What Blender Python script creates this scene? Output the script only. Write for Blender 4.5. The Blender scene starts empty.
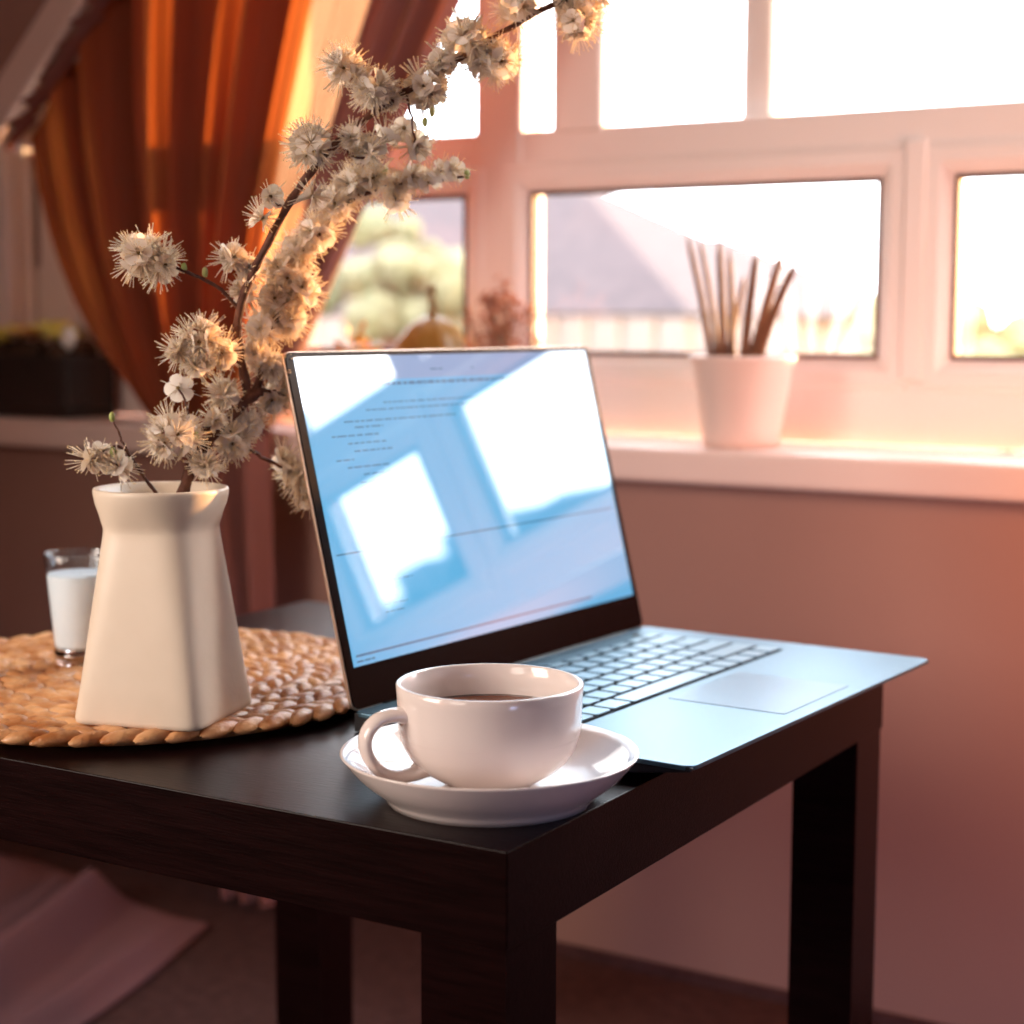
import bpy, bmesh, math, random
from mathutils import Vector, Matrix, Quaternion
rnd = random.Random(7)
S = bpy.context.scene
COL = S.collection

# ------------------------------------------------------------------ camera data (solved from the table's edges)
F_PX, PIT, YAW, ROLL = 1723.483, 0.109792, 0.541877, 0.00317
CAM = Vector((0.420087, -0.694211, 0.705209))
FW = Vector((-math.sin(YAW)*math.cos(PIT), math.cos(YAW)*math.cos(PIT), -math.sin(PIT)))
RR = Vector((math.cos(YAW), math.sin(YAW), 0)); UU = RR.cross(FW)
R2 = RR*math.cos(ROLL) + UU*math.sin(ROLL); U2 = -RR*math.sin(ROLL) + UU*math.cos(ROLL)

def ray(x, y): return FW + R2*((x-512)/F_PX) - U2*((y-512)/F_PX)
def un(x, y, ax, v):
    d = ray(x, y); return CAM + d*((v-CAM[ax])/d[ax])
def dep(x, y, D):
    return CAM + ray(x, y)*D

# ------------------------------------------------------------------ materials
MATS = {}
def nt(name):
    m = bpy.data.materials.new(name); m.use_nodes = True
    t = m.node_tree; t.nodes.clear()
    out = t.nodes.new('ShaderNodeOutputMaterial')
    return m, t, out
def pm(name, col, rough=.5, metal=0, noise=None, col2=None, bump=0, bscale=200, coat=0, scale=(1,1,1), spec=.5, detail=4, trans=0, sheen=0, ior=1.45):
    m, t, out = nt(name)
    b = t.nodes.new('ShaderNodeBsdfPrincipled'); t.links.new(b.outputs[0], out.inputs[0])
    b.inputs['Base Color'].default_value = (*col, 1); b.inputs['Roughness'].default_value = rough
    b.inputs['Metallic'].default_value = metal; b.inputs['Coat Weight'].default_value = coat
    b.inputs['Specular IOR Level'].default_value = spec; b.inputs['Transmission Weight'].default_value = trans
    b.inputs['Sheen Weight'].default_value = sheen; b.inputs['IOR'].default_value = ior
    if noise or bump:
        tc = t.nodes.new('ShaderNodeTexCoord'); mp = t.nodes.new('ShaderNodeMapping')
        mp.inputs['Scale'].default_value = scale; t.links.new(tc.outputs['Object'], mp.inputs[0])
    if noise:
        n = t.nodes.new('ShaderNodeTexNoise'); n.inputs['Scale'].default_value = noise; n.inputs['Detail'].default_value = detail
        t.links.new(mp.outputs[0], n.inputs['Vector'])
        r = t.nodes.new('ShaderNodeValToRGB'); r.color_ramp.elements[0].position = .35; r.color_ramp.elements[1].position = .65
        r.color_ramp.elements[0].color = (*col, 1); r.color_ramp.elements[1].color = (*(col2 or col), 1)
        t.links.new(n.outputs[0], r.inputs[0]); t.links.new(r.outputs[0], b.inputs['Base Color'])
    if bump:
        n2 = t.nodes.new('ShaderNodeTexNoise'); n2.inputs['Scale'].default_value = bscale; n2.inputs['Detail'].default_value = 5
        t.links.new(mp.outputs[0], n2.inputs['Vector'])
        bp = t.nodes.new('ShaderNodeBump'); bp.inputs['Strength'].default_value = bump; bp.inputs['Distance'].default_value = .002
        t.links.new(n2.outputs[0], bp.inputs['Height']); t.links.new(bp.outputs[0], b.inputs['Normal'])
    return m
def thin_glass(name, tint=(1,1,1), refl=1.0):
    m, t, out = nt(name)
    tr = t.nodes.new('ShaderNodeBsdfTransparent'); tr.inputs[0].default_value = (*tint, 1)
    gl = t.nodes.new('ShaderNodeBsdfGlossy'); gl.inputs['Roughness'].default_value = 0.0
    lw = t.nodes.new('ShaderNodeLayerWeight'); lw.inputs[0].default_value = .5
    pw = t.nodes.new('ShaderNodeMath'); pw.operation = 'POWER'; pw.inputs[1].default_value = 5
    mu = t.nodes.new('ShaderNodeMath'); mu.operation = 'MULTIPLY_ADD'; mu.inputs[1].default_value = .9*refl; mu.inputs[2].default_value = .04*refl
    t.links.new(lw.outputs['Facing'], pw.inputs[0])
    mx = t.nodes.new('ShaderNodeMixShader')
    t.links.new(pw.outputs[0], mu.inputs[0]); t.links.new(mu.outputs[0], mx.inputs[0])
    t.links.new(tr.outputs[0], mx.inputs[1]); t.links.new(gl.outputs[0], mx.inputs[2]); t.links.new(mx.outputs[0], out.inputs[0])
    return m
def cloth_mat(name, dcol, tcol, w, weave=900):
    m, t, out = nt(name)
    d = t.nodes.new('ShaderNodeBsdfDiffuse'); d.inputs[0].default_value = (*dcol, 1); d.inputs[1].default_value = .8
    tl = t.nodes.new('ShaderNodeBsdfTranslucent'); tl.inputs[0].default_value = (*tcol, 1)
    mx = t.nodes.new('ShaderNodeMixShader'); mx.inputs[0].default_value = w
    tc = t.nodes.new('ShaderNodeTexCoord'); n = t.nodes.new('ShaderNodeTexNoise'); n.inputs['Scale'].default_value = weave
    bp = t.nodes.new('ShaderNodeBump'); bp.inputs['Strength'].default_value = .25; bp.inputs['Distance'].default_value = .001
    t.links.new(tc.outputs['Object'], n.inputs['Vector']); t.links.new(n.outputs[0], bp.inputs['Height']); t.links.new(bp.outputs[0], d.inputs['Normal'])
    t.links.new(d.outputs[0], mx.inputs[1]); t.links.new(tl.outputs[0], mx.inputs[2]); t.links.new(mx.outputs[0], out.inputs[0])
    return m
def emis(name, col, s, gloss=False):
    m, t, out = nt(name)
    b = t.nodes.new('ShaderNodeBsdfPrincipled'); b.inputs['Base Color'].default_value = (.01,.01,.012,1)
    b.inputs['Roughness'].default_value = .03 if gloss else .5; b.inputs['Coat Weight'].default_value = 1.0 if gloss else 0; b.inputs['Coat Roughness'].default_value = .02; b.inputs['Coat IOR'].default_value = 1.6
    b.inputs['Emission Color'].default_value = (*col, 1); b.inputs['Emission Strength'].default_value = s
    t.links.new(b.outputs[0], out.inputs[0]); return m

M = {
 'wall': pm('wall_paint', (.335,.185,.15), .85, bump=.25, bscale=160, noise=3, col2=(.36,.20,.16)),
 'ceil': pm('ceiling_plaster', (.62,.42,.33), .9, bump=.2, bscale=120),
 'floor': pm('carpet', (.060,.022,.020), .95, noise=60, col2=(.085,.034,.032), bump=.8, bscale=500),
 'frame': pm('window_plastic', (.82,.71,.66), .4, bump=.05, bscale=30),
 'gasket': pm('rubber_gasket', (.10,.04,.03), .6, bump=.05),
 'sill': pm('sill_laminate', (.78,.60,.54), .32, bump=.05, bscale=40),
 'glass': thin_glass('window_glass'),
 'table': pm('black_brown_veneer', (.005,.0012,.0012), .33, noise=18, col2=(.010,.0026,.0026), scale=(1,14,14), bump=.12, bscale=60, spec=.11),
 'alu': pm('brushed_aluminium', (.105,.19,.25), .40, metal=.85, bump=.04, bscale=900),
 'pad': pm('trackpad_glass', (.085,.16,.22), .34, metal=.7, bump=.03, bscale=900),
 'bezel': pm('black_bezel_glass', (.006,.002,.002), .22, bump=.02, bscale=5, spec=.03),
 'kwell': pm('key_well', (.004,.004,.008), .8, bump=.05, spec=.1),
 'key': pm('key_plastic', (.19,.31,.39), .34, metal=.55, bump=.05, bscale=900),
 'rubber': pm('black_rubber', (.012,.01,.012), .6, bump=.1),
 'lidedge': pm('champagne_edge', (.75,.55,.42), .3, metal=.8, bump=.03),
 'porc': pm('white_porcelain', (.80,.70,.66), .12, bump=.02, bscale=8, coat=.4),
 'tea': pm('black_tea', (.20,.055,.02), .04, noise=30, col2=(.16,.04,.015)),
 'vase': pm('cream_glaze', (.72,.60,.48), .38, bump=.12, bscale=70, noise=25, col2=(.69,.57,.45)),
 'vasein': pm('dark_vase_inside', (.45,.33,.25), .6, bump=.1),
 'straw': pm('water_hyacinth', (.40,.145,.045), .36, noise=48, col2=(.76,.42,.20), bump=.5, bscale=260),
 'wax': pm('white_wax', (.80,.86,.90), .45, bump=.05, bscale=40),
 'wick': pm('wick', (.10,.08,.06), .9, bump=.2),
 'bark': pm('branch_bark', (.085,.028,.018), .75, noise=150, col2=(.15,.055,.03), bump=.6, bscale=400),
 'leafbud': pm('green_bud', (.35,.42,.10), .6, noise=90, col2=(.5,.5,.2), bump=.1),
 'calyx': pm('brown_green_calyx', (.22,.12,.04), .7, noise=90, col2=(.30,.20,.06), bump=.1),
 'stamen': cloth_mat('stamen', (.96,.90,.80), (1,.78,.50), .35),
 'petal': cloth_mat('petal', (.95,.91,.87), (1.0,.80,.55), .32),
 'anther': pm('yellow_anther', (.92,.70,.38), .7, bump=.1),
 'curt': cloth_mat('rust_linen_curtain', (.30,.080,.042), (.95,.24,.04), .20),

 'curtband': cloth_mat('folded_linen_edge', (.30,.125,.11), (.8,.22,.06), .05),
 'floorcloth': cloth_mat('pinkish_cloth', (.19,.095,.105), (.4,.1,.05), .05),
 'rod': pm('dark_wood_rod', (.05,.018,.012), .5, noise=40, col2=(.08,.03,.02), bump=.1),
 'whitetip': pm('white_knob', (.85,.8,.78), .25, bump=.02),
 'pot': pm('white_ceramic_pot', (.80,.60,.52), .45, bump=.06, bscale=50),
 'soil': pm('potting_soil', (.05,.025,.015), .95, noise=90, col2=(.10,.05,.03), bump=1),
 'stalk': pm('dry_brown_stalk', (.11,.035,.012), .6, noise=60, col2=(.20,.07,.025), scale=(6,6,1), bump=.3),
 'gourd': pm('ochre_gourd', (.24,.115,.018), .42, noise=20, col2=(.34,.17,.03), bump=.2, bscale=60),
 'gstem': pm('gourd_stem', (.22,.14,.05), .7, bump=.3),
 'dry': pm('dried_blossom', (.34,.12,.07), .8, noise=80, col2=(.50,.22,.13), bump=.3),
 'leaf': pm('autumn_leaf', (.75,.25,.05), .6, noise=50, col2=(.55,.45,.08), bump=.2),
 'planter': pm('near_black_planter', (.018,.009,.008), .6, noise=20, col2=(.028,.013,.01), bump=.2),
 'succ': pm('sunlit_yellow_green_succulent', (.75,.66,.14), .45, noise=40, col2=(.90,.72,.20), bump=.1),  # yellow-green lightened in the colour to stand in for sun
 'succ2': pm('reddish_succulent', (.65,.30,.10), .5, noise=40, col2=(.8,.5,.15), bump=.1),
 'stone': pm('white_pebble', (.85,.82,.75), .4, bump=.1),
 'ground': pm('lawn', (.14,.125,.06), .95, noise=3, col2=(.19,.16,.09), bump=.3, bscale=30),
 'roof': pm('mauve_roof_tiles', (.036,.021,.023), .85, noise=8, col2=(.055,.033,.034), bump=.6, bscale=25),
 'hwall': pm('pale_render', (.20,.15,.13), .9, noise=4, col2=(.22,.17,.15), bump=.2),
 'hglass': pm('house_window_glass', (.08,.08,.10), .1, bump=.02),
 'fence': pm('pale_fence_board', (.20,.14,.12), .8, noise=12, col2=(.24,.17,.14), scale=(1,1,6), bump=.3),
 'bush': pm('hedge_leaves', (.085,.080,.040), .8, noise=12, col2=(.15,.13,.06), bump=1, bscale=60),
 'bushy': pm('yellow_hedge_leaves', (.20,.155,.05), .8, noise=12, col2=(.26,.20,.09), bump=1, bscale=60),
 'socket': pm('white_plastic', (.8,.75,.7), .4, bump=.02),
}
M['sheer'] = cloth_mat('single_layer_linen', (.36,.14,.075), (1,.48,.22), .34)
M['screen'] = emis('lcd_page', (.135,.50,.84), .98, gloss=True)
M['toolbar'] = emis('lcd_toolbar', (.26,.42,.70), .95, gloss=True)
M['line'] = emis('lcd_line', (.03,.20,.42), .8, gloss=True)
# ------------------------------------------------------------------ mesh helpers
def obj(name, bm, mats, parent=None, smooth=False, bevel=0, seg=2, loc=None, subs=0):
    me = bpy.data.meshes.new(name); bm.normal_update(); bm.to_mesh(me); bm.free()
    for m in (mats if isinstance(mats, (list, tuple)) else [mats]): me.materials.append(m)
    if smooth:
        for p in me.polygons: p.use_smooth = True
    o = bpy.data.objects.new(name, me); COL.objects.link(o)
    if loc is not None: o.location = loc
    if parent is not None: o.parent = parent
    if bevel:
        b = o.modifiers.new('bevel', 'BEVEL'); b.width = bevel; b.segments = seg; b.limit_method = 'ANGLE'; b.angle_limit = math.radians(40)
    if subs:
        s = o.modifiers.new('sub', 'SUBSURF'); s.levels = subs; s.render_levels = subs
    return o
def tag(o, label=None, cat=None, group=None, kind=None):
    if label: o['label'] = label
    if cat: o['category'] = cat
    if group: o['group'] = group
    if kind: o['kind'] = kind
    return o
def thing(name, label, cat, loc=(0,0,0), rot=(0,0,0), group=None):
    o = bpy.data.objects.new(name, None); o.empty_display_size = .03; COL.objects.link(o)
    o.location = loc; o.rotation_euler = rot; tag(o, label, cat, group); return o
def box(bm, x0, x1, y0, y1, z0, z1, mat=0, M4=None):
    vs = [bm.verts.new((x, y, z)) for x in (x0, x1) for y in (y0, y1) for z in (z0, z1)]
    for f in ((0,1,3,2),(4,6,7,5),(0,4,5,1),(2,3,7,6),(0,2,6,4),(1,5,7,3)):
        fc = bm.faces.new([vs[i] for i in f]); fc.material_index = mat
    if M4 is not None:
        for v in vs: v.co = M4 @ v.co
    return bm
def nb(): return bmesh.new()
def lathe(bm, prof, seg=64, c=(0,0,0), mat=0, close=False):
    rings = []
    for r, z in prof:
        if r < 1e-6: rings.append([bm.verts.new((c[0], c[1], c[2]+z))])
        else: rings.append([bm.verts.new((c[0]+r*math.cos(2*math.pi*i/seg), c[1]+r*math.sin(2*math.pi*i/seg), c[2]+z)) for i in range(seg)])
    for a, b in zip(rings, rings[1:]):
        for i in range(seg):
            j = (i+1) % seg
            if len(a) == 1 and len(b) == 1: continue
            if len(a) == 1: f = bm.faces.new((a[0], b[j], b[i]))
            elif len(b) == 1: f = bm.faces.new((a[i], a[j], b[0]))
            else: f = bm.faces.new((a[i], a[j], b[j], b[i]))
            f.material_index = mat
    return bm
def tube(bm, pts, rads, seg=8, mat=0, cap=True, flat=1.0):
    pts = [Vector(p) for p in pts]; rings = []
    up = Vector((0.13, .21, 1)).normalized(); prevn = None
    for i, p in enumerate(pts):
        d = (pts[min(i+1, len(pts)-1)] - pts[max(i-1, 0)])
        if d.length < 1e-9: d = Vector((0,0,1))
        d.normalize()
        if prevn is None:
            n = up.cross(d)
            if n.length < .05: n = Vector((1,0,0)).cross(d)
        else: n = prevn - d*prevn.dot(d)
        n.normalize(); prevn = n; b = d.cross(n)
        r = rads[i] if isinstance(rads, (list, tuple)) else rads
        rings.append([bm.verts.new(p + (n*math.cos(2*math.pi*k/seg) + b*flat*math.sin(2*math.pi*k/seg))*r) for k in range(seg)])
    for a, b in zip(rings, rings[1:]):
        for i in range(seg):
            f = bm.faces.new((a[i], a[(i+1) % seg], b[(i+1) % seg], b[i])); f.material_index = mat
    if cap:
        f = bm.faces.new(rings[0][::-1]); f.material_index = mat
        f = bm.faces.new(rings[-1]); f.material_index = mat
    return bm
def smoothpath(pts, n=6):
    P = [Vector(p) for p in pts]; out = []
    for i in range(len(P)-1):
        p0, p1, p2, p3 = P[max(i-1,0)], P[i], P[i+1], P[min(i+2, len(P)-1)]
        for k in range(n):
            t = k/n
            out.append(.5*((2*p1) + (p2-p0)*t + (2*p0-5*p1+4*p2-p3)*t*t + (3*p1-p0-3*p2+p3)*t**3))
    out.append(P[-1]); return out
def blob(bm, c, r, sub=2, jit=0, mat=0, sc=(1,1,1)):
    res = bmesh.ops.create_icosphere(bm, subdivisions=sub, radius=1)
    for v in res['verts']:
        k = r*(1 + rnd.uniform(-jit, jit)); v.co = Vector((v.co.x*k*sc[0]+c[0], v.co.y*k*sc[1]+c[1], v.co.z*k*sc[2]+c[2]))
    for f in {f for v in res['verts'] for f in v.link_faces}: f.material_index = mat
def prism(bm, poly, axis, a, b, mat=0):
    """poly of 2D points extruded along axis from a to b"""
    def mk(p, v):
        l = list(p); l.insert(axis, v); return bm.verts.new(l)
    A = [mk(p, a) for p in poly]; B = [mk(p, b) for p in poly]; n = len(poly)
    f = [bm.faces.new(A), bm.faces.new(B[::-1])] + [bm.faces.new((A[i], B[i], B[(i+1) % n], A[(i+1) % n])) for i in range(n)]
    for q in f: q.material_index = mat
    bmesh.ops.recalc_face_normals(bm, faces=f)
def struct(name, bm, m, **k):
    o = obj(name, bm, m, **k)
    if k.get('parent') is None: o['kind'] = 'structure'
    return o

# ------------------------------------------------------------------ room shell
WY, SILL = 0.942, 0.577          # wall plane, sill top
XL, XR, YB, ZC = -2.1, 2.4, -3.0, 2.2
WINL, WINR, WTOP = -0.99, 0.59, 1.62
struct('floor', box(nb(), XL-.1, XR+.1, YB-.1, 1.2, -.06, 0), M['floor'])
struct('ceiling', box(nb(), XL-.1, XR+.1, YB-.1, 1.2, ZC, ZC+.06), M['ceil'])
PL = -1.12
bm = nb()
box(bm, XL, XR, WY, 1.15, 0, SILL-.036)                      # below the sill
box(bm, XL, -1.62, WY, 1.15, SILL-.036, ZC)
box(bm, PL, WINL, WY+.035, 1.15, SILL-.036, ZC)          # pier behind the curtain
box(bm, WINR, XR, WY, 1.15, SILL-.036, ZC)
box(bm, WINL, WINR, WY, 1.15, WTOP, ZC)
box(bm, -1.62, PL, WY, 1.15, 1.02, ZC)
struct('wall_front', bm, M['wall'])
struct('wall_left', box(nb(), XL-.1, XL, YB-.1, 1.15, 0, ZC), M['wall'])
struct('wall_right', box(nb(), XR, XR+.1, YB-.1, 1.15, 0, ZC), M['wall'])
struct('wall_back', box(nb(), XL, XR, YB-.1, YB, 0, ZC), M['wall'])
# window sill board
struct('trim_1', box(nb(), -1.62, WINR, .897, 1.04, SILL-.036, SILL), M['sill'], bevel=.006, seg=3)

# main window
def frame_ring(bm, x0, x1, z0, z1, w, y0, y1):
    box(bm, x0, x0+w, y0, y1, z0, z1); box(bm, x1-w, x1, y0, y1, z0, z1)
    box(bm, x0+w, x1-w, y0, y1, z0, z0+w); box(bm, x0+w, x1-w, y0, y1, z1-w, z1)
F0, F1 = 1.055, 1.10
wroot = obj('window_1', box(box(box(box(box(nb(), WINL, WINR, F0, F1, SILL, .652), WINL, WINR, F0, F1, .866, .926), WINL, WINR, F0, F1, WTOP-.05, WTOP),
          WINL, WINL+.02, F0, F1, .63, WTOP-.05), WINR-.03, WINR, F0, F1, .63, WTOP-.05), M['frame'], bevel=.003)
tag(wroot, kind='structure')
bm = nb(); box(bm, -.684, -.620, F0-.004, F1, .63, WTOP-.05); obj('window_post', bm, M['frame'], wroot, bevel=.005, seg=3)
bm = nb(); box(bm, -.171, -.128, F0+.004, F1, .63, .893); box(bm, -.162, -.137, F0-.01, F0+.004, .645, .893)
obj('window_post', bm, M['frame'], wroot, bevel=.005, seg=3)
bm = nb(); box(bm, .311, .342, F0+.004, F1, .63, .893); box(bm, .318, .337, F0-.01, F0+.004, .645, .893)
obj('window_post', bm, M['frame'], wroot, bevel=.005, seg=3)
bm = nb(); box(bm, .30, .352, F0, F1, .92, WTOP-.05); obj('window_post', bm, M['frame'], wroot, bevel=.005, seg=3)
GY = 1.07
for (x0, x1) in ((-.972, -.700), (-.6120, -.1885), (-.1105, .290), (.362, .553)):
    z0, z1 = (.6685, .8555) if x0 < .3 else (.655, .835)
    bm = nb(); w = .0225
    # bevelled sash ring: a sloped profile swept round the pane
    def ring(xa, xb, za, zb, y): return [bm.verts.new((xa, y, za)), bm.verts.new((xb, y, za)), bm.verts.new((xb, y, zb)), bm.verts.new((xa, y, zb))]
    prof = [(0.0, GY), (0.0, GY-.010), (.006, GY-.016), (.014, GY-.021), (.026, GY-.021), (w+.012, GY-.017), (w+.012, GY+.02), (0, GY+.02)]
    rs = [ring(x0-a, x1+a, z0-a, z1+a, y) for a, y in prof]
    for q in range(len(rs)):
        A, B = rs[q], rs[(q+1) % len(rs)]
        for i in range(4): bm.faces.new((A[i], A[(i+1) % 4], B[(i+1) % 4], B[i]))
    bmesh.ops.recalc_face_normals(bm, faces=bm.faces)
    sa = obj('window_sash', bm, M['frame'], wroot)
    bm = nb(); frame_ring(bm, x0-.0005, x1+.0005, z0-.0005, z1+.0005, .0048, GY-.0115, GY+.004); obj('gasket', bm, M['gasket'], sa)
    obj('glass_pane', box(nb(), x0, x1, GY-.002, GY+.002, z0, z1), M['glass'], sa)
# upper openings: fixed panes and the narrow sash
for (x0, x1) in ((-.972, -.684), (-.620, .30), (.352, .562)):
    obj('glass_pane', box(nb(), x0, x1, GY+.010, GY+.013, .92, WTOP-.05), M['glass'], wroot)
bm = nb(); box(bm, -.580, -.514, 1.050, 1.078, .920, 1.56); obj('window_sash', bm, M['frame'], wroot, bevel=.006, seg=3)
bm = nb(); box(bm, -.360, -.322, 1.085, 1.125, .905, 1.56); obj('window_sash', bm, M['frame'], wroot, bevel=.006, seg=3)
# small window at the far left
W2T = 1.02
bm = nb(); box(bm, -1.62, -1.398, 1.03, 1.10, SILL, W2T); box(bm, -1.575, -1.41, 1.0, 1.03, .60, W2T-.03); box(bm, -1.53, -1.50, .992, 1.0, .60, W2T-.03); box(bm, -1.382, -1.325, 1.03, 1.10, SILL, W2T)
box(bm, -1.398, PL, 1.04, 1.10, SILL, .78); box(bm, -1.398, PL, 1.04, 1.10, W2T-.04, W2T)
w2 = tag(obj('window_2', bm, M['frame'], bevel=.004), kind='structure')
obj('gasket', box(nb(), -1.398, -1.382, 1.045, 1.06, .64, W2T-.04), M['gasket'], w2)
obj('glass_pane', box(nb(), -1.325, PL, 1.068, 1.071, .64, W2T-.04), M['glass'], w2)
obj('window_rail', box(nb(), -1.325, PL, 1.05, 1.09, .857, .92), M['frame'], w2)
# sloped plaster band, upper left
a = un(-12, 150, 1, .93); b = un(178, -150, 1, .93)
d = (b-a).normalized(); nrm = Vector((d.z, 0, -d.x))
bm = nb()
prism(bm, [( (a-nrm*.0).x, (a).z), (b.x, b.z), ((b-nrm*.05).x, (b-nrm*.05).z), ((a-nrm*.05).x, (a-nrm*.05).z)], 1, .928, WY)
struct('trim_2', bm, M['sill'], bevel=.012, seg=4)
struct('baseboard_front', box(nb(), XL, XR, WY-.008, WY, 0, .012), M['floor'])

# ------------------------------------------------------------------ table
T = thing('side_table', 'dark black-brown square side table with thick top and straight legs', 'table', (-.275, .275, 0))
bm = box(nb(), -.275, .275, -.275, .275, .40, .45); obj('tabletop', bm, M['table'], T, bevel=.0007, seg=2)
for sx in (-1, 1):
    for sy in (-1, 1):
        cx, cy = sx*(.275-.0262), sy*(.275-.0262)
        obj('leg', box(nb(), cx-.025, cx+.025, cy-.025, cy+.025, 0, .40), M['table'], T)

# ------------------------------------------------------------------ laptop
HL = un(354, 712, 2, .463)
LAP = thing('laptop', 'open silver laptop with a light blue page on its glossy screen', 'laptop', HL, (0, 0, math.radians(87.48)))
LW, LD = .3705, .2365
bm = nb()
prism(bm, [(0, -.0005), (-LD+.003, -.0005), (-LD, -.0012), (-LD+.0005, -.0035), (-.19, -.0105), (0, -.0125)], 0, 0, LW)
obj('bottom_case', bm, M['rubber'], LAP, bevel=.0008)
# deck with rounded front corners
def rrect(x0, x1, y0, y1, r, n=5):
    pts = []
    for cx, cy, a0 in ((x1-r, y1-r, 0), (x0+r, y1-r, 90), (x0+r, y0+r, 180), (x1-r, y0+r, 270)):
        for k in range(n+1):
            a = math.radians(a0+90*k/n); pts.append((cx+r*math.cos(a), cy+r*math.sin(a)))
    return pts
bm = nb(); prism(bm, rrect(-.0006, LW+.0006, -LD-.0006, .001, .007), 2, -.0028, 0); obj('deck', bm, M['alu'], LAP, bevel=.0005)
KX0, KX1, KY0, KY1 = .0275, .3415, -.1335, -.021
bm = nb(); prism(bm, rrect(KX0-.001, KX1+.001, KY0-.001, KY1+.001, .003), 2, -.0004, .00025); obj('keyboard_well', bm, M['kwell'], LAP)
bm = nb(); prism(bm, rrect(.146, .248, -.2250, -.1430, .002), 2, -.0004, .0003); obj('touchpad', bm, M['pad'], LAP)
bm = nb(); prism(bm, rrect(.1455, .2485, -.2255, -.1425, .0022), 2, -.0004, .0001); obj('touchpad_groove', bm, M['rubber'], LAP)
rows = [  # key widths in units, from the number row back to the space row
 ([1]*14, .62), ([1]*13+[1.9], 1), ([1.45]+[1]*12+[1.45], 1), ([1.7]+[1]*11+[2.2], 1), ([2.2]+[1]*10+[2.7], 1), ([1,1.2,1,1.2,5.2,1.2,1,1.2,1,.95], 1)]
tot = sum(h for _, h in rows); y = KY1; kh = (KY1-KY0)/tot; gap = .0042; cache = {}
for ws, h in rows:
    ux = (KX1-KX0)/sum(ws); x = KX0
    for w in ws:
        kw, kd = w*ux-gap, h*kh-gap; key = (round(kw, 4), round(kd, 4))
        if key not in cache:
            bm = nb(); prism(bm, rrect(-kw/2, kw/2, -kd/2, kd/2, .0014, 3), 2, 0, .0010)
            o = obj('key', bm, M['key'], LAP, bevel=.0003); cache[key] = o
        else:
            o = cache[key].copy(); COL.objects.link(o); o.parent = LAP
        o.location = (x+w*ux/2, y-h*kh/2, .0003)
        x += w*ux
    y -= h*kh
# speaker slot strip by the hinge, power dot
obj('hinge', tube(nb(), [(.03, .0015, -.003), (LW-.03, .0015, -.003)], .0042, 16), M['rubber'], LAP, smooth=True)
obj('power_key', box(nb(), .327, .336, -.0155, -.012, 0, .0007), M['rubber'], LAP, bevel=.0003)
# lid (own local frame tilted back)
TILT = 13.7
lid = bpy.data.objects.new('lid', None); COL.objects.link(lid); lid.parent = LAP; lid.rotation_euler = (math.radians(90-TILT), 0, 0)
# lid local: x along width, y up the screen, z toward the viewer
LH = .2300
bm = nb(); prism(bm, rrect(0, LW-.001, .000, LH, .006), 2, -.0034, -.0010); obj('lid_shell', bm, M['lidedge'], lid, bevel=.0006)
bm = nb(); prism(bm, rrect(.0006, LW-.0016, .0006, LH-.0006, .0055), 2, -.0010, 0); obj('bezel', bm, M['bezel'], lid, bevel=.0003)
obj('display', box(nb(), .0080, .3622, .0268, .2260, -.0003, .0002), M['screen'], lid)
obj('toolbar', box(nb(), .0080, .3622, .2095, .2260, .0001, .00028), M['toolbar'], lid)
bm = nb()
def dash(x0, x1, y, h=.0010, gaps=True):
    x = x0
    while x < x1:
        l = min(rnd.uniform(.003, .010), x1-x) if gaps else x1-x
        box(bm, x, x+l, y, y+h, .0001, .00033); x += l + (rnd.uniform(.0012, .0022) if gaps else 0)
dash(.012, .255, .2055, .0020)
dash(.012, .05, .2130, .0010); dash(.15, .165, .2150); dash(.20, .204, .2150)
dash(.09, .30, .1935, .0008); dash(.07, .27, .1890, .0008); dash(.045, .17, .1820, .0009)
for k, (x0, x1) in enumerate([(.055,.085),(.03,.08),(.045,.085),(.05,.09),(.03,.048),(.04,.085),(.055,.095),(.05,.09),(.06,.08),(.06,.10),(.062,.09),(.05,.075),(.055,.07)]):
    dash(x0, x1, .1780-k*.0052, .0009)
dash(.012, .355, .0975, .0010, gaps=False)
for k, (x0, x1) in enumerate([(.05,.085),(.05,.068),(.05,.065),(.05,.075),(.05,.07)]): dash(x0, x1, .0760-k*.0050, .0008)
dash(.012, .30, .0325, .0015, gaps=False); dash(.012, .03, .0290, .0012)
obj('screen_text', bm, M['line'], lid)
lens = obj('webcam', lathe(nb(), [(0, .0003), (.0012, .0003), (.0015, 0)], 16), M['kwell'], lid); lens.location = (LW/2, LH-.0022, 0)
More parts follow.
